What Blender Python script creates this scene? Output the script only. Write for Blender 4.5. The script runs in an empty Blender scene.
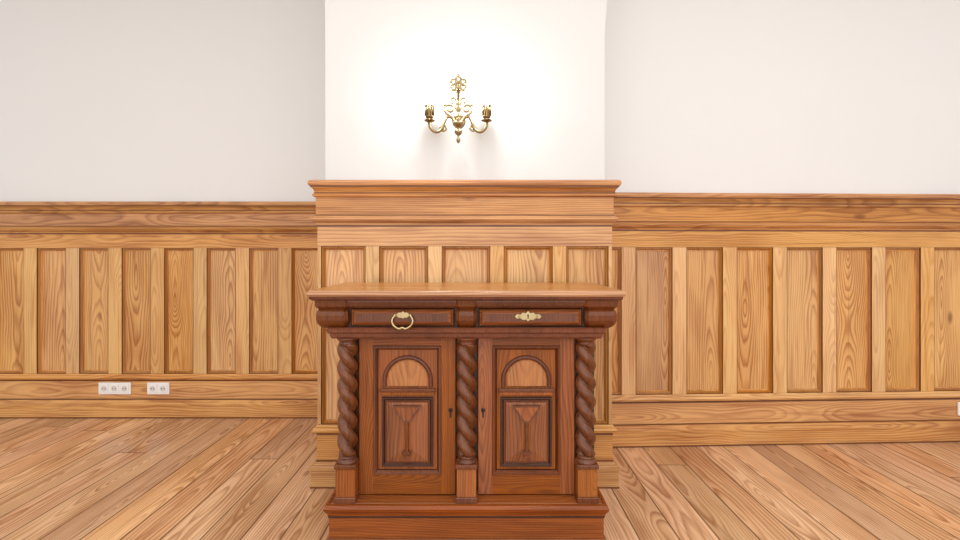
import bpy, bmesh, math, random
from mathutils import Vector, Matrix
random.seed(7)
S=bpy.context.scene
S.view_settings.view_transform='Standard'
S.view_settings.look='None'

def lin(c):
    out=[]
    for v in c:
        v/=255.0
        out.append(v/12.92 if v<=0.04045 else ((v+0.055)/1.055)**2.4)
    return (out[0],out[1],out[2],1.0)

# ---------------------------------------------------------------- materials
def new_mat(name):
    m=bpy.data.materials.new(name); m.use_nodes=True
    nt=m.node_tree
    return m,nt,nt.nodes,nt.links,nt.nodes['Principled BSDF']

def mth(nt,op,a,b=None,c=None):
    n=nt.nodes.new('ShaderNodeMath'); n.operation=op
    for i,v in enumerate((a,b,c)):
        if v is None: continue
        if isinstance(v,(int,float)): n.inputs[i].default_value=v
        else: nt.links.new(v,n.inputs[i])
    return n.outputs[0]

def mixc(nt,fac,a,b,mode='MIX'):
    n=nt.nodes.new('ShaderNodeMix'); n.data_type='RGBA'; n.blend_type=mode
    for s,v in ((n.inputs[0],fac),(n.inputs[6],a),(n.inputs[7],b)):
        if isinstance(v,(int,float,tuple)): s.default_value=v
        else: nt.links.new(v,s)
    return n.outputs[2]

def ramp(nt,fac,stops):
    n=nt.nodes.new('ShaderNodeValToRGB')
    e=n.color_ramp.elements
    while len(e)<len(stops): e.new(0.5)
    for i,(p,c) in enumerate(stops):
        e[i].position=p; e[i].color=c
    nt.links.new(fac,n.inputs[0])
    return n.outputs[0]

def wood(name,base,dark,light,axis='Z',ring=0.010,flame=2.2,rough=0.4,gamt=0.6,var=0.1,planks=None,coat=0.0,stain=0.35,knots=False,fine=1.0,spread=0.06,off=0.11,streak=0.55):
    m,nt,N,L,B=new_mat(name)
    tc=N.new('ShaderNodeTexCoord'); vec=tc.outputs['Object']
    if planks:
        w,ang=planks
        mp=N.new('ShaderNodeMapping'); mp.inputs['Rotation'].default_value=(0,0,ang)
        L.new(vec,mp.inputs[0]); vec=mp.outputs[0]
        sx=N.new('ShaderNodeSeparateXYZ'); L.new(vec,sx.inputs[0])
        t=mth(nt,'DIVIDE',sx.outputs[0],w); idx=mth(nt,'FLOOR',t); fr=mth(nt,'FRACT',t)
        wn=N.new('ShaderNodeTexWhiteNoise'); wn.noise_dimensions='1D'; L.new(idx,wn.inputs['W'])
        of=mth(nt,'MULTIPLY',wn.outputs[0],4.0)
        ty=mth(nt,'DIVIDE',mth(nt,'ADD',sx.outputs[1],of),6.4)
        iy=mth(nt,'FLOOR',ty); fy=mth(nt,'FRACT',ty)
        wn2=N.new('ShaderNodeTexWhiteNoise'); wn2.noise_dimensions='1D'
        L.new(mth(nt,'ADD',mth(nt,'MULTIPLY',idx,13.7),mth(nt,'MULTIPLY',iy,3.1)),wn2.inputs['W'])
        rnd=wn2.outputs[0]
        seam=mth(nt,'MINIMUM',mth(nt,'MULTIPLY',mth(nt,'MINIMUM',fr,mth(nt,'SUBTRACT',1.0,fr)),w),mth(nt,'MULTIPLY',mth(nt,'MINIMUM',fy,mth(nt,'SUBTRACT',1.0,fy)),6.4))
        u=mth(nt,'MULTIPLY',mth(nt,'SUBTRACT',fr,0.5),w); v=sx.outputs[1]
    else:
        at=N.new('ShaderNodeAttribute'); at.attribute_name='rnd'; rnd=at.outputs['Fac']
        ac=N.new('ShaderNodeAttribute'); ac.attribute_name='cen'
        vs=N.new('ShaderNodeVectorMath'); vs.operation='SUBTRACT'; L.new(vec,vs.inputs[0]); L.new(ac.outputs['Vector'],vs.inputs[1])
        sx=N.new('ShaderNodeSeparateXYZ'); L.new(vs.outputs[0],sx.inputs[0])
        if axis=='Z': u=mth(nt,'ADD',sx.outputs[0],sx.outputs[1]); v=sx.outputs[2]
        else: u=mth(nt,'ADD',sx.outputs[2],mth(nt,'MULTIPLY',sx.outputs[1],0.5)); v=sx.outputs[0]
    def hsh(k): return mth(nt,'FRACT',mth(nt,'MULTIPLY',rnd,k))
    cb=N.new('ShaderNodeCombineXYZ')
    L.new(mth(nt,'MULTIPLY',rnd,17.0),cb.inputs[0]); L.new(mth(nt,'MULTIPLY',rnd,29.0),cb.inputs[1]); L.new(mth(nt,'MULTIPLY',rnd,41.0),cb.inputs[2])
    va=N.new('ShaderNodeVectorMath'); va.operation='ADD'; L.new(vec,va.inputs[0]); L.new(cb.outputs[0],va.inputs[1])
    def noise(ac,al,detail,rg=0.5):
        s={'X':(al,ac,ac),'Y':(ac,al,ac),'Z':(ac,ac,al)}[axis]
        mp=N.new('ShaderNodeMapping'); mp.inputs['Scale'].default_value=s; L.new(va.outputs[0],mp.inputs[0])
        n=N.new('ShaderNodeTexNoise'); n.inputs['Scale'].default_value=1.0; n.inputs['Detail'].default_value=detail; n.inputs['Roughness'].default_value=rg
        L.new(mp.outputs[0],n.inputs['Vector']); return n.outputs['Fac']
    u2=mth(nt,'ADD',u,mth(nt,'MULTIPLY',mth(nt,'SUBTRACT',hsh(7.13),0.5),off))
    fl=mth(nt,'MULTIPLY',mth(nt,'ADD',mth(nt,'MULTIPLY',hsh(9.7),1.0),0.5),flame)
    h=mth(nt,'MULTIPLY',mth(nt,'SINE',mth(nt,'ADD',mth(nt,'MULTIPLY',v,fl),mth(nt,'MULTIPLY',hsh(3.7),6.28))),spread)
    h=mth(nt,'ADD',h,mth(nt,'MULTIPLY',mth(nt,'SUBTRACT',noise(2.5,2.0,1.0),0.5),0.10))
    r=mth(nt,'SQRT',mth(nt,'ADD',mth(nt,'MULTIPLY',u2,u2),mth(nt,'MULTIPLY',h,h)))
    rg=mth(nt,'MULTIPLY',mth(nt,'ADD',mth(nt,'MULTIPLY',hsh(13.3),0.7),0.65),ring)   # ring width differs per board
    r=mth(nt,'ADD',mth(nt,'DIVIDE',r,rg),mth(nt,'MULTIPLY',noise(16,2.2,2.0),1.8))
    rings=mth(nt,'FRACT',r)
    g=ramp(nt,rings,[(0.0,(0,0,0,1)),(0.35,(0.1,0.1,0.1,1)),(0.82,(1,1,1,1)),(1.0,(0.0,0.0,0.0,1))])
    n2=noise(150*fine,5*fine,3)
    n3=noise(7,1.6,3)
    gs=ramp(nt,n3,[(0.3,(0.35,0.35,0.35,1)),(0.6,(1,1,1,1))])
    c=mixc(nt,mth(nt,'MULTIPLY',ramp(nt,n2,[(0.38,(0,0,0,1)),(0.68,(1,1,1,1))]),0.5),base,light)
    c=mixc(nt,mth(nt,'MULTIPLY',ramp(nt,n3,[(0.42,(0,0,0,1)),(0.75,(1,1,1,1))]),stain),c,dark)
    c=mixc(nt,mth(nt,'MULTIPLY',mth(nt,'MULTIPLY',g,gs),gamt),c,dark)
    n4=noise(60*fine,2.0*fine,2)
    c=mixc(nt,mth(nt,'MULTIPLY',ramp(nt,n4,[(0.55,(0,0,0,1)),(0.70,(1,1,1,1))]),streak),c,dark)
    if knots:
        kk={'X':(2.2,0.01,5.5),'Z':(5.5,0.01,2.2)}.get(axis,(5,2,0.01))
        mk=N.new('ShaderNodeMapping'); mk.inputs['Scale'].default_value=kk; L.new(va.outputs[0],mk.inputs[0])
        vo=N.new('ShaderNodeTexVoronoi'); vo.inputs['Scale'].default_value=0.75; L.new(mk.outputs[0],vo.inputs['Vector'])
        kf=N.new('ShaderNodeMapRange'); kf.inputs[1].default_value=0.03; kf.inputs[2].default_value=0.085; kf.inputs[3].default_value=0.75; kf.inputs[4].default_value=0.0
        L.new(vo.outputs['Distance'],kf.inputs[0])
        c=mixc(nt,kf.outputs[0],c,lin((118,66,28)))
    vv=mth(nt,'ADD',mth(nt,'MULTIPLY',hsh(11.3),var*2),1.0-var)
    hs=N.new('ShaderNodeHueSaturation'); L.new(c,hs.inputs['Color']); L.new(vv,hs.inputs['Value'])
    L.new(mth(nt,'ADD',mth(nt,'MULTIPLY',hsh(5.31),0.008),0.4965),hs.inputs['Hue'])
    L.new(mth(nt,'ADD',mth(nt,'MULTIPLY',hsh(17.9),0.16),0.92),hs.inputs['Saturation'])
    c=hs.outputs[0]
    if planks:
        sm=N.new('ShaderNodeMapRange'); sm.inputs[1].default_value=0.0015; sm.inputs[2].default_value=0.0045; L.new(seam,sm.inputs[0])
        c=mixc(nt,sm.outputs[0],lin((88,52,28)),c)
    L.new(c,B.inputs['Base Color'])
    B.inputs['Roughness'].default_value=rough
    B.inputs['Coat Weight'].default_value=coat; B.inputs['Coat Roughness'].default_value=0.22
    bp=N.new('ShaderNodeBump'); bp.inputs['Strength'].default_value=0.15; bp.inputs['Distance'].default_value=0.004
    L.new(mth(nt,'ADD',n2,mth(nt,'MULTIPLY',g,-0.4)),bp.inputs['Height']); L.new(bp.outputs[0],B.inputs['Normal'])
    return m

def plain(name,col,rough=0.5,metal=0.0,noise=0.0,nscale=3.0,bump=0.0):
    m,nt,N,L,B=new_mat(name)
    tc=N.new('ShaderNodeTexCoord')
    nz=N.new('ShaderNodeTexNoise'); nz.inputs['Scale'].default_value=nscale; nz.inputs['Detail'].default_value=4
    L.new(tc.outputs['Object'],nz.inputs['Vector'])
    d=tuple(v*(1-noise) for v in col[:3])+(1,)
    L.new(mixc(nt,nz.outputs['Fac'],col,d),B.inputs['Base Color'])
    B.inputs['Roughness'].default_value=rough; B.inputs['Metallic'].default_value=metal
    if bump:
        bp=N.new('ShaderNodeBump'); bp.inputs['Strength'].default_value=bump; bp.inputs['Distance'].default_value=0.01
        L.new(nz.outputs['Fac'],bp.inputs['Height']); L.new(bp.outputs[0],B.inputs['Normal'])
    return m

PB,PD,PL=lin((230,176,106)),lin((162,94,38)),lin((244,204,144))
M_pv=wood('pine_vertical',PB,PD,PL,'Z',ring=0.014,flame=2.4,var=0.10,gamt=0.85,stain=0.45,knots=True,off=0.16)
M_ps=wood('pine_stile',lin((235,187,120)),lin((184,118,56)),PL,'Z',ring=0.012,flame=1.2,var=0.09,gamt=0.55,stain=0.4)
M_px=wood('pine_horizontal',lin((226,168,98)),lin((162,94,42)),lin((240,192,128)),'X',ring=0.014,flame=1.3,var=0.06,gamt=0.75,stain=0.5,knots=True)
M_pc=wood('pine_cornice',lin((208,146,82)),lin((140,80,36)),lin((228,172,110)),'X',ring=0.013,flame=1.0,var=0.05,gamt=0.75,stain=0.5,knots=True)
M_pd=wood('pine_moulding',lin((188,128,68)),lin((132,78,34)),lin((210,154,92)),'Z',var=0.08,gamt=0.4)
M_pq=wood('pine_shade_and_grime',lin((122,72,32)),lin((82,44,18)),lin((148,94,48)),'X',var=0.06,gamt=0.4)  # dark tone: shade painted under mouldings, grime in panel recesses
M_floor=wood('pine_floorboards',lin((234,188,144)),lin((156,98,56)),lin((248,218,184)),'Y',ring=0.014,flame=1.1,rough=0.28,gamt=0.9,var=0.15,planks=(0.16,0.0),coat=0.3,stain=0.45,knots=True,fine=0.7,off=0.16)
M_ob=wood('oak_body',lin((164,90,34)),lin((92,44,14)),lin((194,120,56)),'Z',ring=0.009,rough=0.5,gamt=0.65,var=0.10,coat=0.0,stain=0.4,streak=0.4)
M_ox=wood('oak_horizontal',lin((148,78,29)),lin((86,40,13)),lin((180,106,48)),'X',ring=0.009,rough=0.48,gamt=0.65,var=0.08,coat=0.0,stain=0.4,streak=0.4)
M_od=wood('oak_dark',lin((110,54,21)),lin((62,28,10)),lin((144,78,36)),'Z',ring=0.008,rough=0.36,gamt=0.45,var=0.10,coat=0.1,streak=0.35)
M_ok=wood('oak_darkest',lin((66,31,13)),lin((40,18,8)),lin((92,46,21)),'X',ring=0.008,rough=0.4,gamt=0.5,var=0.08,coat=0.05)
M_ol=wood('oak_light',lin((188,112,48)),lin((124,66,24)),lin((210,142,72)),'Z',ring=0.009,rough=0.48,gamt=0.65,var=0.04,coat=0.0,stain=0.4,streak=0.4)
M_ot=wood('oak_top',lin((202,144,90)),lin((138,86,44)),lin((224,176,124)),'X',ring=0.012,flame=1.5,rough=0.32,gamt=0.7,var=0.03,coat=0.15)  # light reflected off the top is built into this lighter tone
M_wall=plain('white_plaster',lin((241,242,242)),0.75,0,0.03,1.5,0.03)
M_wallc=plain('white_plaster_pillar',lin((224,225,224)),0.45,0,0.03,1.5,0.03)
M_brass=plain('aged_brass',lin((156,132,92)),0.32,1.0,0.65,40)
M_brassl=plain('worn_brass',lin((188,166,124)),0.3,1.0,0.65,60)
M_brassh=plain('drawer_brass',lin((214,192,144)),0.32,1.0,0.35,60)
M_plastic=plain('white_plastic',lin((250,250,248)),0.35,0,0.02)
M_grey=plain('socket_recess',lin((220,220,218)),0.5,0,0.05)
M_black=plain('keyhole_black',lin((20,14,10)),0.5,0,0.05)
M_red=plain('red_marking',lin((200,60,50)),0.5,0,0.05)

# ---------------------------------------------------------------- mesh builder
class MB:
    def __init__(s,name,mats):
        s.name=name; s.mats=mats; s.v=[]; s.f=[]; s.m=[]; s.r=[]; s.s=[]; s.c=[]; s.M=Matrix.Identity(4)
    def add(s,vs,fs,mat,rnd=None,smooth=False):
        if rnd is None: rnd=random.random()
        o=len(s.v); W=[s.M@Vector(p) for p in vs]
        lo=[min(p[k] for p in W) for k in range(3)]; hi=[max(p[k] for p in W) for k in range(3)]
        cen=[(a+b)/2 for a,b in zip(lo,hi)]
        for p in W: s.v.append(tuple(p))
        mi=s.mats.index(mat)
        for f in fs:
            s.f.append([i+o for i in f]); s.m.append(mi); s.r.append(rnd); s.s.append(smooth); s.c+=cen
    def box(s,x0,x1,y0,y1,z0,z1,mat,bev=0.0,rnd=None):
        bm=bmesh.new(); bmesh.ops.create_cube(bm,size=1)
        for v in bm.verts:
            v.co=Vector(((x0+x1)/2+v.co.x*(x1-x0),(y0+y1)/2+v.co.y*(y1-y0),(z0+z1)/2+v.co.z*(z1-z0)))
        if bev>0: bmesh.ops.bevel(bm,geom=list(bm.edges),offset=bev,segments=2,affect='EDGES',profile=0.5)
        bm.verts.index_update()
        s.add([v.co[:] for v in bm.verts],[[v.index for v in f.verts] for f in bm.faces],mat,rnd); bm.free()
    def sweep(s,path,prof,mat,rnd=None,left=False,caps=True):
        n=len(path); vs=[]; fs=[]
        P=[Vector(p) for p in path]
        nr=[]
        for i in range(n-1):
            d=(P[i+1]-P[i]).normalized(); nr.append(Vector((d.y,-d.x)))
        for i in range(n):
            if i==0: off=nr[0]
            elif i==n-1: off=nr[-1]
            else:
                a=nr[i-1]; b=nr[i]; off=(a+b)/(1+a.dot(b))
            for p,z in prof:
                q=P[i]+off*p; vs.append((q.x,q.y,z))
        k=len(prof)
        for i in range(n-1):
            for j in range(k):
                j2=(j+1)%k
                fs.append([i*k+j,(i+1)*k+j,(i+1)*k+j2,i*k+j2])
        if caps:
            fs.append(list(range(k))[::-1]); fs.append([(n-1)*k+j for j in range(k)])
        s.add(vs,fs,mat,rnd)
    def rings(s,rects,mat,rnd=None,close=True,matc=None):
        vs=[];fs=[]
        for x0,x1,z0,z1,y in rects: vs+=[(x0,y,z0),(x1,y,z0),(x1,y,z1),(x0,y,z1)]
        for i in range(len(rects)-1):
            for j in range(4):
                a=i*4+j;b=i*4+(j+1)%4
                fs.append([a,b,b+4,a+4])
        if rnd is None: rnd=random.random()
        s.add(vs,fs,mat,rnd)
        if close:
            x0,x1,z0,z1,y=rects[-1]
            s.add([(x0,y,z0),(x1,y,z0),(x1,y,z1),(x0,y,z1)],[[0,1,2,3]],matc or mat,random.random())
    def lathe(s,prof,c,mat,seg=24,rnd=None,axis='Z'):
        vs=[];fs=[];k=len(prof)
        for i in range(seg):
            a=2*math.pi*i/seg
            for r,h in prof:
                if axis=='Z': vs.append((c[0]+r*math.cos(a),c[1]+r*math.sin(a),c[2]+h))
                else: vs.append((c[0]+r*math.cos(a),c[1]-h,c[2]+r*math.sin(a)))
        for i in range(seg):
            i2=(i+1)%seg
            for j in range(k-1): fs.append([i*k+j,i2*k+j,i2*k+j+1,i*k+j+1])
        s.add(vs,fs,mat,rnd,True)
    def tube(s,pts,rad,mat,seg=10,closed=False):
        P=[Vector(p) for p in pts]; n=len(P); vs=[];fs=[]
        if not hasattr(rad,'__len__'): rad=[rad]*n
        up=None
        for i in range(n):
            if closed: t=(P[(i+1)%n]-P[i-1]).normalized()
            else: t=(P[min(i+1,n-1)]-P[max(i-1,0)]).normalized()
            if up is None:
                up=Vector((0,1,0)) if abs(t.y)<0.9 else Vector((1,0,0))
            u=(up-t*up.dot(t)).normalized(); up=u; w=t.cross(u)
            for j in range(seg):
                a=2*math.pi*j/seg; vs.append(tuple(P[i]+(u*math.cos(a)+w*math.sin(a))*rad[i]))
        for i in range(n if closed else n-1):
            i2=(i+1)%n
            for j in range(seg):
                j2=(j+1)%seg; fs.append([i*seg+j,i2*seg+j,i2*seg+j2,i*seg+j2])
        if not closed:
            fs.append(list(range(seg))); fs.append([(n-1)*seg+j for j in range(seg)][::-1])
        s.add(vs,fs,mat,0.5,True)
    def sphere(s,c,r,mat,sy=1.0,sz=1.0,sx=1.0):
        seg=16;rg=10;vs=[];fs=[]
        for i in range(rg+1):
            th=math.pi*i/rg
            for j in range(seg):
                a=2*math.pi*j/seg
                vs.append((c[0]+sx*r*math.sin(th)*math.cos(a),c[1]+sy*r*math.sin(th)*math.sin(a),c[2]+sz*r*math.cos(th)))
        for i in range(rg):
            for j in range(seg):
                fs.append([i*seg+j,i*seg+(j+1)%seg,(i+1)*seg+(j+1)%seg,(i+1)*seg+j])
        s.add(vs,fs,mat,0.5,True)
    def build(s,parent=None,normals=True):
        me=bpy.data.meshes.new(s.name); me.from_pydata(s.v,[],s.f)
        for m in s.mats: me.materials.append(m)
        me.polygons.foreach_set('material_index',s.m); me.polygons.foreach_set('use_smooth',s.s)
        at=me.attributes.new('rnd','FLOAT','FACE'); at.data.foreach_set('value',s.r)
        at=me.attributes.new('cen','FLOAT_VECTOR','FACE'); at.data.foreach_set('vector',s.c)
        bm=bmesh.new(); bm.from_mesh(me); bmesh.ops.recalc_face_normals(bm,faces=bm.faces); bm.to_mesh(me); bm.free()
        me.update()
        ob=bpy.data.objects.new(s.name,me); S.collection.objects.link(ob)
        if parent: ob.parent=parent
        return ob

def empty(name,loc=(0,0,0)):
    e=bpy.data.objects.new(name,None); e.empty_display_size=0.1; S.collection.objects.link(e); return e

def smooth_pts(ctrl,n=10,closed=False):
    P=[Vector(p) for p in ctrl]; m=len(P); out=[]
    for i in range(m if closed else m-1):
        if closed: a,b,c,d=P[i-1],P[i],P[(i+1)%m],P[(i+2)%m]
        else: a,b,c,d=P[max(i-1,0)],P[i],P[i+1],P[min(i+2,m-1)]
        for k in range(n):
            t=k/n
            out.append(0.5*((2*b)+(c-a)*t+(2*a-5*b+4*c-d)*t*t+(3*b-a-3*c+d)*t**3))
    if not closed: out.append(P[-1])
    return out

# ---------------------------------------------------------------- room
CAMH=1.149; ZC=3.35
def simple_box(name,x0,x1,y0,y1,z0,z1,mat):
    b=MB(name,[mat]); b.box(x0,x1,y0,y1,z0,z1,mat); return b.build()
simple_box('floor',-5.2,5.2,-3.2,3.75,-0.1,0.0,M_floor)
simple_box('ceiling',-5.2,5.2,-3.2,3.75,ZC,ZC+0.1,M_wall)
YL=3.52
simple_box('wall_left',-5.2,-0.77,YL,YL+0.15,0,ZC,M_wall)
RO=Vector((0.62,2.99,0)); RA=math.radians(2.4)
w=MB('wall_right',[M_wall]); w.box(0,4.55,0,0.15,0,ZC,M_wall); wr=w.build(); wr.location=RO; wr.rotation_euler=(0,0,RA)
PX0,PX1,PY=-0.77,0.62,2.49
w=MB('wall_center',[M_wallc])
zs=[0,1.2,2.2,2.28,2.36,2.46,2.6,2.8,3.05,ZC]
fl=[0,0,0,0.003,0.009,0.02,0.04,0.08,0.15,0.26]
vs=[];fs=[]
for z,f in zip(zs,fl):
    vs+=[(PX0-f*0.15,PY,z),(PX1+f,PY,z),(PX1+f,3.67,z),(PX0-f*0.15,3.67,z)]
for i in range(len(zs)-1):
    for j in range(4):
        a=i*4+j;b=i*4+(j+1)%4; fs.append([a,b,b+4,a+4])
fs.append([0,1,2,3]); fs.append([len(vs)-4+k for k in range(4)])
w.add(vs,fs,M_wallc,0.5); w.build()

# wainscot ------------------------------------------------------
FRIEZE=[(0,1.325),(0.036,1.325),(0.036,1.425),(0,1.425)]
CROWN1=[(0,1.284),(0.034,1.284),(0.036,1.294),(0.05,1.302),(0.055,1.312),(0.05,1.322),(0.038,1.33),(0,1.33)]
CROWN2=[(0,1.42),(0.04,1.42),(0.05,1.426),(0.05,1.434),(0.041,1.44),(0.041,1.447),(0.046,1.458),(0.056,1.468),(0.056,1.472),(0,1.472)]
CROWN3=[(0,1.472),(0.063,1.475),(0.067,1.486),(0.064,1.498),(0.055,1.503),(0,1.503)]
SHADE_LINES=[[(0,1.276),(0.0315,1.276),(0.0315,1.285),(0,1.285)],[(0,1.33),(0.0375,1.33),(0.0375,1.335),(0,1.335)],  # thin dark strips painting shade along mouldings and floor joint
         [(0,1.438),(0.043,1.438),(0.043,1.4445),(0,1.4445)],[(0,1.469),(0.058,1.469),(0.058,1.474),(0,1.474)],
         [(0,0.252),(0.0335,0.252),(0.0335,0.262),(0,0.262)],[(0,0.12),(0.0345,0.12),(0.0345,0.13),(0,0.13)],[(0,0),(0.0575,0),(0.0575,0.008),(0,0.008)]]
RAIL=[(0,1.18),(0.03,1.18),(0.03,1.28),(0,1.28)]
LEDGE=[(0,0.262),(0.034,0.262),(0.047,0.268),(0.052,0.278),(0.046,0.288),(0.036,0.292),(0.031,0.302),(0,0.302)]
BAND=[(0,0.10),(0.032,0.10),(0.032,0.262),(0,0.262)]
BASE=[(0,0),(0.055,0),(0.055,0.084),(0.06,0.088),(0.06,0.1),(0.052,0.108),(0.044,0.11),(0.042,0.118),(0.034,0.122),(0,0.122)]
MATS=[M_pv,M_ps,M_px,M_pd,M_pc,M_pq]
def panels(b,edges,u0,u1,Z0=0.302,Z1=1.18):
    prev=u0
    for a,c in edges+[(u1,u1)]:
        if a-prev>0.004:
            b.box(prev,a,-0.03,0.0,Z0,Z1,M_ps,0.003)
        prev=c
    for a,c in edges:
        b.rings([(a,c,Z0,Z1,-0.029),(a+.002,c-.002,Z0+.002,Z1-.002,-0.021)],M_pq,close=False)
        b.rings([(a+.002,c-.002,Z0+.002,Z1-.002,-0.021),(a+.008,c-.008,Z0+.008,Z1-.008,-0.023),(a+.014,c-.014,Z0+.014,Z1-.014,-0.012)],M_pd,close=False)
        b.rings([(a+.014,c-.014,Z0+.014,Z1-.014,-0.012),(a+.016,c-.016,Z0+.016,Z1-.016,-0.004),(a+.019,c-.019,Z0+.019,Z1-.019,-0.005)],M_pv,close=True)
def openings(c0,step,n,bw,lo,hi):
    e=[]
    for i in range(n):
        a=c0+i*step+bw/2; c=c0+(i+1)*step-bw/2
        a=max(a,lo); c=min(c,hi)
        if c-a>0.05: e.append((a,c))
    return e
def wainscot(nm,base,paths,pan,loc=(0,0,0),rot=0):
    b=MB(nm,MATS)
    for path in paths:
        for pr in (CROWN1,CROWN2,FRIEZE,CROWN3): b.sweep(path,pr,M_pc)
        for pr in (RAIL,LEDGE,BAND): b.sweep(path,pr,M_px)
        for pr in SHADE_LINES[:-1]: b.sweep(path,pr,M_pq)
    for T,ed,u0,u1 in pan:
        b.M=T; panels(b,ed,u0,u1); b.M=Matrix.Identity(4)
    o=b.build(); o.location=loc; o.rotation_euler=(0,0,rot)
    b=MB(base,MATS)
    for path in paths: b.sweep(path,BASE,M_px); b.sweep(path,SHADE_LINES[-1],M_pq)
    o=b.build(); o.location=loc; o.rotation_euler=(0,0,rot)
I=Matrix.Identity(4)
ls=0.2967
wainscot('trim_1','baseboard_left',[[(-5.2,0),(PX0-0.03,0)]],[(I,openings(-3.142-7*ls,ls,15,0.093,-5.15,PX0-0.05),-5.2,PX0-0.03)],loc=(0,YL,0))
rs=0.308
wainscot('trim_2','baseboard_right',[[(0.03,0),(4.55,0)]],[(I,openings(0.262-rs,rs,14,0.085,0.08,4.5),0.03,4.55)],loc=RO,rot=RA)
Tl=Matrix.Translation((PX0,YL,0))@Matrix.Rotation(-math.pi/2,4,'Z')
Tr=Matrix.Translation((PX1,PY,0))@Matrix.Rotation(math.pi/2,4,'Z')
Tf=Matrix.Translation((0,PY,0))
fc=[-.530,-.2217,.0837,.3916]; hb=0.034
fe=[(PX0-0.012,fc[0]-hb)]+[(fc[i]+hb,fc[i+1]-hb) for i in range(3)]+[(fc[3]+hb,PX1+0.012)]
wainscot('trim_3','baseboard_center',[[(PX0,YL),(PX0,PY),(PX1,PY),(PX1,3.0)]],
   [(Tf,fe,PX0-0.03,PX1+0.03),
    (Tl,openings(0.02,0.33,3,0.07,0.04,YL-PY-0.01),0.0,YL-PY),
    (Tr,[(0.02,0.215),(0.285,0.44)],0.0,0.5)])

# ---------------------------------------------------------------- outlets
def outlet(name,x,z,n,loc,rot=0,red=()):
    e=empty(name); wd=0.071*n+0.012; h=0.082
    b=MB('frame',[M_plastic]); b.box(x-wd/2,x+wd/2,-0.043,-0.0325,z-h/2,z+h/2,M_plastic,0.003); o=b.build(e)
    b=MB('socket_inserts',[M_plastic,M_grey,M_black,M_red])
    for i in range(n):
        cx=x+(i-(n-1)/2)*0.071
        b.box(cx-.029,cx+.029,-0.047,-0.043,z-.029,z+.029,M_plastic,0.0015)
        b.lathe([(0.0215,0.0),(0.0215,0.002),(0.0195,0.002),(0.0185,-0.006),(0,-0.006)],(cx,-0.0465,z),M_plastic,20,axis='Y')
        b.lathe([(0.0185,0),(0,0)],(cx,-0.0475,z),M_grey,20,axis='Y')
        for sx in (-1,1): b.lathe([(0.0035,0),(0.0035,0.001),(0,0.001)],(cx+sx*.0095,-0.0478,z),M_red if i in red else M_black,10,axis='Y')
    b.build(e)
    e.location=loc; e.rotation_euler=(0,0,rot)
outlet('electrical_outlet',-2.542,0.203,3,(0,YL,0),red=(0,1,2))
outlet('electrical_outlet.001',-2.239,0.203,2,(0,YL,0))
outlet('electrical_outlet.002',2.37,0.196,2,RO,RA)

# ---------------------------------------------------------------- cabinet
cab=empty('carved_oak_sideboard_cabinet')
CM=[M_ob,M_ox,M_od,M_ol,M_ot,M_ok,M_brassh,M_black]
CX=-0.053; YB=2.425
colx=[CX-0.474,CX,CX+0.474]
def rectpath(x0,x1,yf): return [(x0,YB),(x0,yf),(x1,yf),(x1,YB)]
b=MB('plinth',CM)
b.box(CX-.535,CX+.535,1.948,YB,0,0.165,M_ox)
b.sweep(rectpath(CX-.535,CX+.535,1.948),[(0,0),(0.016,0),(0.016,0.02),(0.006,0.034),(0,0.034)],M_ox)
b.sweep(rectpath(CX-.535,CX+.535,1.948),[(0,0.124),(0.004,0.124),(0.006,0.134),(0.014,0.144),(0.018,0.156),(0.012,0.168),(0,0.168)],M_ox)
b.sweep(rectpath(CX-.535,CX+.535,1.948),[(0,0.116),(0.003,0.116),(0.003,0.124),(0,0.124)],M_ok)
b.box(CX-.53,CX+.53,1.95,YB,0.163,0.172,M_ox,0.003)
b.build(cab)
b=MB('carcass',CM)
b.box(CX-.515,CX+.515,2.035,YB,0.17,0.82,M_ob,0.003)
for sgn in (-1,1):
    x=CX+sgn*.515
    T=Matrix.Translation((x,2.035 if sgn>0 else YB,0))@Matrix.Rotation(sgn*math.pi/2,4,'Z')
    b.M=T; b.rings([(0.05,0.34,0.24,0.76,0),(0.055,0.335,0.245,0.755,-0.008),(0.07,0.32,0.26,0.74,-0.008),(0.08,0.31,0.27,0.73,-0.002)],M_od,close=True,matc=M_ob); b.M=I
b.build(cab)
b=MB('frieze',CM)
b.box(CX-.53,CX+.53,1.975,YB,0.815,0.965,M_ok)
b.sweep(rectpath(CX-.522,CX+.522,1.962),[(0,0.812),(0.004,0.812),(0.01,0.82),(0.012,0.832),(0.02,0.838),(0.022,0.85),(0.014,0.856),(0,0.856)],M_od)
b.sweep(rectpath(CX-.53,CX+.53,1.968),[(0,0.932),(0.012,0.932),(0.022,0.94),(0.03,0.956),(0.03,0.968),(0,0.968)],M_od)
for xc,w0 in ((CX-.523,.062),(CX,.04),(CX+.523,.062)):
    lv=[(0.852,.70,0.004),(0.858,.86,0.012),(0.87,.96,0.024),(0.885,1.0,0.034),(0.905,1.0,0.036),(0.92,.97,0.03),(0.928,.90,0.022),(0.932,1.0,0.028),(0.94,1.06,0.036),(0.966,1.08,0.04)]
    vs=[];fs=[]
    for z,k,p in lv:
        hw=w0*k; y=1.968-p; c=0.012
        vs+=[(xc-hw,1.99,z),(xc-hw,y+c,z),(xc-hw+c,y,z),(xc+hw-c,y,z),(xc+hw,y+c,z),(xc+hw,1.99,z)]
    for i in range(len(lv)-1):
        for j in range(6):
            a=i*6+j;q=i*6+(j+1)%6; fs.append([a,q,q+6,a+6])
    fs.append(list(range(6))); fs.append([len(vs)-6+k for k in range(6)])
    b.add(vs,fs,M_od)
b.build(cab)
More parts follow.
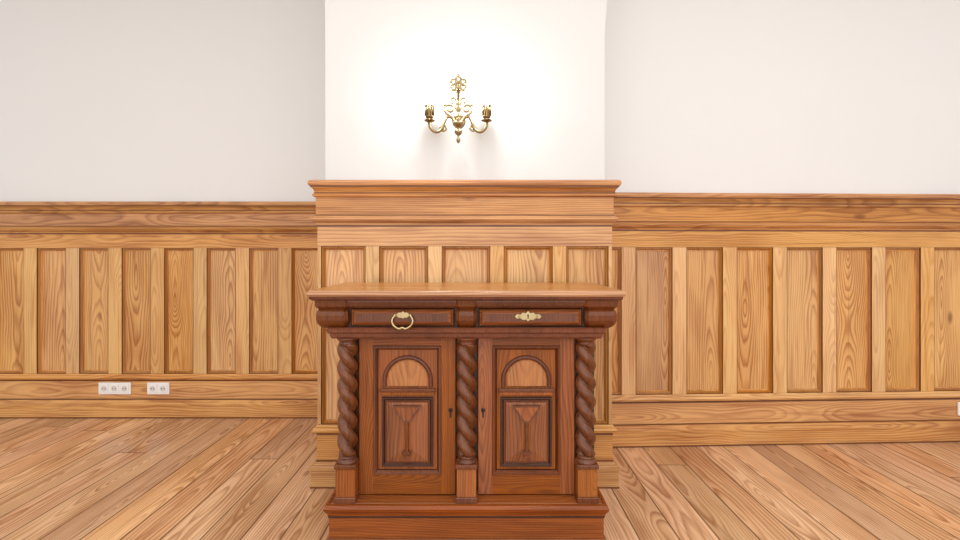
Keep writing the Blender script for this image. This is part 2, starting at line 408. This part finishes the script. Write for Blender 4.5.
for i,(x0,x1) in enumerate(((CX-.453,CX-.048),(CX+.048,CX+.453))):
    b=MB('drawer_%d'%(i+1),CM)
    z0,z1=0.860,0.930
    b.rings([(x0,x1,z0,z1,1.975),(x0,x1,z0,z1,1.962),(x0+.004,x1-.004,z0+.004,z1-.004,1.958)],M_ok,close=False)
    b.rings([(x0+.004,x1-.004,z0+.004,z1-.004,1.958),(x0+.008,x1-.008,z0+.006,z1-.006,1.961),
             (x0+.014,x1-.014,z0+.012,z1-.012,1.952),(x0+.024,x1-.024,z0+.019,z1-.019,1.947)],M_ox,rnd=0.3,close=False)
    b.add([(x0+.024,1.947,z0+.019),(x1-.024,1.947,z0+.019),(x1-.024,1.947,z1-.019),(x0+.024,1.947,z1-.019)],[[0,1,2,3]],M_od,0.3)
    b.build(cab)
def plate(b,cx,cz,y,s=1.0):
    pts=[(-.048,0),(-.04,.009),(-.028,.007),(-.02,.015),(-.008,.013),(0,.021),(.008,.013),(.02,.015),(.028,.007),(.04,.009),(.048,0),
         (.04,-.008),(.028,-.006),(.018,-.013),(.007,-.012),(0,-.018),(-.007,-.012),(-.018,-.013),(-.028,-.006),(-.04,-.008)]
    n=len(pts); vs=[(cx+p*s,y,cz+q*s) for p,q in pts]+[(cx+p*s*.94,y-.0035,cz+q*s*.9) for p,q in pts]
    fs=[[k,(k+1)%n,n+(k+1)%n,n+k] for k in range(n)]+[list(range(n,2*n))]
    b.add(vs,fs,M_brassh,0.5)
b=MB('bail_handle',CM)
hx=-0.300; plate(b,hx,0.905,1.947,0.85)
for sx in (-1,1): b.sphere((hx+sx*.03,1.938,.905),.007,M_brassh)
b.tube(smooth_pts([(hx-.03,1.935,.905),(hx-.04,1.931,.888),(hx-.034,1.929,.868),(hx-.014,1.928,.855),(hx,1.928,.859),(hx+.014,1.928,.855),(hx+.034,1.929,.868),(hx+.04,1.931,.888),(hx+.03,1.935,.905)],8),0.0042,M_brassh)
b.build(cab)
b=MB('drawer_escutcheon',CM); plate(b,0.187,0.9,1.947,1.15)
b.box(.185,.189,1.9425,1.944,.892,.904,M_black); b.sphere((.187,1.943,.905),.0035,M_black)
for sx in (-1,1): b.sphere((.187+sx*.035,1.9425,.9),.004,M_brassh)
b.build(cab)
b=MB('top',CM)
b.box(CX-.585,CX+.585,1.925,YB,0.966,0.999,M_ot)
b.sweep(rectpath(CX-.592,CX+.592,1.922),[(0,0.978),(0.012,0.980),(0.018,0.988),(0.016,0.998),(0.008,1.003),(0,1.003)],M_ot)
b.sweep(rectpath(CX-.592,CX+.592,1.922),[(0,0.964),(0.0,0.964),(0.008,0.970),(0.010,0.979),(0,0.979)],M_od)
b.box(CX-.594,CX+.594,1.920,YB,0.99,1.003,M_ot,rnd=0.5)
b.build(cab)
def door(nm,cx,flip):
    b=MB(nm,CM); yf=2.012; hw=0.196
    z0,z1=0.174,0.808
    hi=0.137; a0,a1=0.255,0.775
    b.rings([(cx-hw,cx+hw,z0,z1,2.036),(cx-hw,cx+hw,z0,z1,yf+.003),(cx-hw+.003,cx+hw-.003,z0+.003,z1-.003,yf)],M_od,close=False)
    for sx in (-1,1):
        xa,xb=sorted((cx+sx*(hw-.003),cx+sx*hi)); b.add([(xa,yf,z0+.003),(xb,yf,z0+.003),(xb,yf,z1-.003),(xa,yf,z1-.003)],[[0,1,2,3]],M_ob)
    for za,zb in ((z0+.003,a0),(a1,z1-.003)): b.add([(cx-hi,yf,za),(cx+hi,yf,za),(cx+hi,yf,zb),(cx-hi,yf,zb)],[[0,1,2,3]],M_ox)
    def R(h,za,zb,y): return (cx-h,cx+h,za,zb,y)
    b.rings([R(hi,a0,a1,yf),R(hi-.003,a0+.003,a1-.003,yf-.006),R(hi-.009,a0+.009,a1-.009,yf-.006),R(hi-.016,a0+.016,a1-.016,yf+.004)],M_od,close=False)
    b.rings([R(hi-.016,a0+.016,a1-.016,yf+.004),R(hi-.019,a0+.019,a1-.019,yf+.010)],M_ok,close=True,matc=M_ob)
    yb=yf+.010
    r=0.088; zc=0.632
    def arcpts(rr,zb,n=24): 
        return [(rr*math.cos(math.pi*k/n),zc+rr*math.sin(math.pi*k/n)) for k in range(n+1)]
    base=0.608
    def archloop(rr,zb): return [(rr,zb)]+arcpts(rr,zb)+[(-rr,zb)]
    prof=[(r+.014,yb),(r+.012,yb-.007),(r+.007,yb-.010),(r+.001,yb-.008),(r-.004,yb-.001)]
    vs=[];fs=[]
    for rr,y in prof:
        vs+=[(cx+x,y,z) for x,z in archloop(rr,base)]
    n=len(archloop(r,base))
    for i in range(len(prof)-1):
        for j in range(n-1): fs.append([i*n+j,i*n+j+1,(i+1)*n+j+1,(i+1)*n+j])
    b.add(vs,fs,M_od,0.4,True)
    lp=archloop(r-.004,base); b.add([(cx+x,yb-.001,z) for x,z in lp]+[(cx+x*.92,yb-.0065,zc+(z-zc)*.92+.001) for x,z in lp],
        [[j,(j+1)%n,n+(j+1)%n,n+j] for j in range(n)]+[list(range(n,2*n))],M_ol,0.9)
    b.box(cx-.112,cx+.112,yb-.014,yb,0.586,0.602,M_od,0.004)
    b.box(cx-.106,cx+.106,yb-.009,yb,0.574,0.588,M_ob,0.002)
    l0,l1=0.285,0.566
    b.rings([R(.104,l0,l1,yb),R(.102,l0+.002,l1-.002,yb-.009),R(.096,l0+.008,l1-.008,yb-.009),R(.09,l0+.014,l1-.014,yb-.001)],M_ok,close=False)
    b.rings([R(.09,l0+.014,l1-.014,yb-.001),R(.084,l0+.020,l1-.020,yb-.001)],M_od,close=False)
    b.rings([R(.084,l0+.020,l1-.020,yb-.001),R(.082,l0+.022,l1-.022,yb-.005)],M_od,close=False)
    b.rings([R(.082,l0+.022,l1-.022,yb-.005),R(.018,l0+.075,l1-.075,yb-.017)],M_ob,rnd=0.62,close=True)
    zt=l1-.030; zv=l1-.094; yo=yb-.026
    v=[(cx-.056,yo,zt),(cx+.056,yo,zt),(cx+.040,yo,zt-.026),(cx+.012,yo-.004,zv),(cx-.012,yo-.004,zv),(cx-.040,yo,zt-.026)]
    w2=[(x,yb-.004,z) for x,y,z in v]
    b.add(v+w2,[[0,1,2,3,4,5]]+[[k,(k+1)%6,6+(k+1)%6,6+k] for k in range(6)],M_od,0.9)
    v=[(cx-.046,yo-.001,zt-.006),(cx+.046,yo-.001,zt-.006),(cx+.008,yo-.006,zv+.006),(cx-.008,yo-.006,zv+.006)]
    b.add(v+[(x*1.0,yo+.001,z) for x,y,z in v],[[0,1,2,3]]+[[k,(k+1)%4,4+(k+1)%4,4+k] for k in range(4)],M_ob,0.2)
    b.box(cx-.0065,cx+.0065,yo-.004,yb-.01,l0+.062,zv+.004,M_od,0.003)
    b.box(cx-.013,cx+.013,yo-.003,yb-.008,l0+.052,l0+.068,M_od,0.004)
    kx=cx+(hw-.022)*flip
    b.lathe([(0.008,0),(0.008,.003),(0.006,.004),(0,.004)],(kx,yf,.515),M_black,14,axis='Y')
    b.box(kx-.0028,kx+.0028,yf-.003,yf,.485,.512,M_black,0.001)
    return b.build(cab)
door('door_left',CX-.2395,1); door('door_right',CX+.2395,-1)
for i,cx in enumerate(colx):
    b=MB('twisted_column_%d'%(i+1),CM); cy=1.99
    za,zb=0.335,0.80; nz=180; seg=32; vs=[];fs=[]
    hand=-1
    for k in range(nz+1):
        t=k/nz; z=za+(zb-za)*t
        env=min(1,min(t,1-t)/0.035); env=0.25+0.75*env
        ph=hand*2*math.pi*(z-za)/0.145
        for j in range(seg):
            a=2*math.pi*j/seg
            cdot=abs(math.cos(a-ph))
            r=0.0175+env*0.0225*(cdot**0.8) 
            vs.append((cx+r*math.cos(a),cy+r*math.sin(a),z))
    for k in range(nz):
        for j in range(seg):
            j2=(j+1)%seg; fs.append([k*seg+j,k*seg+j2,(k+1)*seg+j2,(k+1)*seg+j])
    b.add(vs,fs,M_od,0.75,True)
    b.lathe([(0,.0),(.04,.0),(.042,.006),(.038,.012),(.03,.015),(.034,.02),(.034,.026),(.026,.03),(0,.03)],(cx,cy,.318),M_od)
    b.lathe([(0,-.03),(.026,-.03),(.034,-.026),(.034,-.02),(.03,-.016),(.038,-.01),(.042,-.004),(.042,0),(0,0)],(cx,cy,.812),M_od)
    b.box(cx-.038,cx+.038,1.953,2.036,.192,.305,M_ob,0.002)
    b.box(cx-.043,cx+.043,1.947,2.036,.170,.194,M_od,0.004)
    b.box(cx-.043,cx+.043,1.947,2.036,.302,.32,M_od,0.004)
    b.box(cx-.04,cx+.04,2.02,2.036,.32,.812,M_ok,0.001)
    b.build(cab)

# ---------------------------------------------------------------- wall sconce
sc=empty('brass_wall_sconce')
SX=-0.105; YW=PY; YS=2.425; ZA=1.812
SM=[M_brass,M_brassl]
b=MB('backplate_and_stem',SM)
b.lathe([(0,.0),(.034,.0),(.034,.004),(.028,.008),(.022,.01),(.016,.02),(.012,.065),(0,.066)],(SX,YW,1.80),M_brass,24,axis='Y')
prof=[(0,-.142),(.005,-.139),(.010,-.130),(.010,-.120),(.005,-.11),(.006,-.104),(.016,-.096),(.019,-.086),(.016,-.076),(.008,-.070),(.012,-.064),(.024,-.056),(.029,-.044),(.024,-.032),(.012,-.025),(.008,-.018),(.014,-.012),(.014,-.006),(.008,.0),(.010,.012),(.018,.028),(.016,.044),(.008,.056),(.015,.064),(.015,.07),(.007,.076),(.006,.125),(0,.127)]
b.lathe(prof,(SX,YS,ZA+.008),M_brassl,24)
b.build(sc)
b=MB('pierced_crest',SM)
cz=1.962
for k in range(6):
    a=math.pi/2+k*math.pi/3; c=(SX+.027*math.cos(a),YS,cz+.027*math.sin(a))
    b.tube([(c[0]+.012*math.cos(t*2*math.pi/14),YS,c[2]+.012*math.sin(t*2*math.pi/14)) for t in range(14)],.0058,M_brassl,8,True)
b.tube([(SX+.013*math.cos(t*2*math.pi/16),YS,cz+.013*math.sin(t*2*math.pi/16)) for t in range(16)],.0055,M_brassl,8,True)
b.sphere((SX,YS-.002,cz),.007,M_brassl); b.sphere((SX,YS,cz+.046),.007,M_brassl)
b.build(sc)
for i,sx in enumerate((-1,1)):
    b=MB('arm_%d'%(i+1),SM)
    def P(dx,dz,dy=0): return (SX+sx*dx,YS-dy,ZA+dz)
    b.tube(smooth_pts([P(.012,-.045),P(.030,-.012,.005),P(.052,-.008,.01),P(.066,-.034,.015),P(.082,-.072,.02),P(.108,-.084,.025),P(.131,-.068,.03),P(.137,-.042,.03)],8),0.0078,M_brassl)
    def spiral(cx,cz,r0,r1,a0,turns,dy):
        n=36; return [P(cx+(r0+(r1-r0)*k/n)*math.cos(a0+turns*2*math.pi*k/n),cz+(r0+(r1-r0)*k/n)*math.sin(a0+turns*2*math.pi*k/n),dy) for k in range(n+1)]
    b.tube(spiral(.042,.030,.028,.007,-1.6,1.3,.006),.0058,M_brassl,8)
    b.tube(spiral(.07,-.062,.018,.005,0.3,-1.3,.014),.005,M_brassl,8)
    b.tube(smooth_pts([P(.008,.06),P(.02,.085,.003),P(.034,.078,.004),P(.032,.062,.004)],8),.0046,M_brassl,8)
    b.sphere(P(.066,.05,.006),.008,M_brassl); b.sphere(P(.03,.062,.004),.0066,M_brassl)
    b.lathe([(0,-.046),(.008,-.044),(.007,-.038),(.012,-.032),(.026,-.027),(.027,-.023),(.014,-.021),(.012,-.016),(.019,-.012),(.0205,-.006),(.019,-.002),(.0195,.034),(.023,.040),(.023,.046),(.018,.046),(.017,.0),(0,.0)],P(.137,-.006,.03),M_brass,20)
    for q in range(10):
        a=q*math.pi/5; x,y,z=P(.137,-.006,.03)
        b.tube([(x+.0198*math.cos(a),y+.0198*math.sin(a),z-.002),(x+.0205*math.cos(a),y+.0205*math.sin(a),z+.04)],.003,M_brass,6)
    b.build(sc)
def light(name,typ,loc,energy,col,rot=(0,0,0),**k):
    l=bpy.data.lights.new(name,typ); l.energy=energy; l.color=col
    for a,v in k.items(): setattr(l,a,v)
    o=bpy.data.objects.new(name,l); o.location=loc; o.rotation_euler=rot; S.collection.objects.link(o); return o
for i,sx in enumerate((-1,1)):
    o=light('bulb_%d'%(i+1),'POINT',(SX+sx*.137,YS-.07,ZA+.08),3.0,(1,.985,.95),shadow_soft_size=0.02); o.parent=sc

# ---------------------------------------------------------------- lights
light('overhead_fill','AREA',(0,0.2,ZC-0.05),90,(1,.99,.965),shape='RECTANGLE',size=8,size_y=2.8)  # added overhead fill for bright, even light; not an actual lamp
light('rear_fill','AREA',(0.3,-2.9,1.9),88,(.97,.985,1),rot=(math.radians(90),0,0),shape='RECTANGLE',size=6.5,size_y=2.4)  # added soft fill behind the camera, no actual window there
W=bpy.data.worlds.new('World'); S.world=W; W.use_nodes=True
W.node_tree.nodes['Background'].inputs[0].default_value=(.94,.975,1,1)
W.node_tree.nodes['Background'].inputs[1].default_value=0.8

# ---------------------------------------------------------------- camera
cd=bpy.data.cameras.new('camera'); cam=bpy.data.objects.new('camera',cd); S.collection.objects.link(cam)
cam.location=(0,0,CAMH); cam.rotation_euler=(math.radians(90),0,0)
cd.sensor_width=36; cd.lens=18.75; cd.shift_y=-17.5/960; cd.clip_start=0.05
S.camera=cam
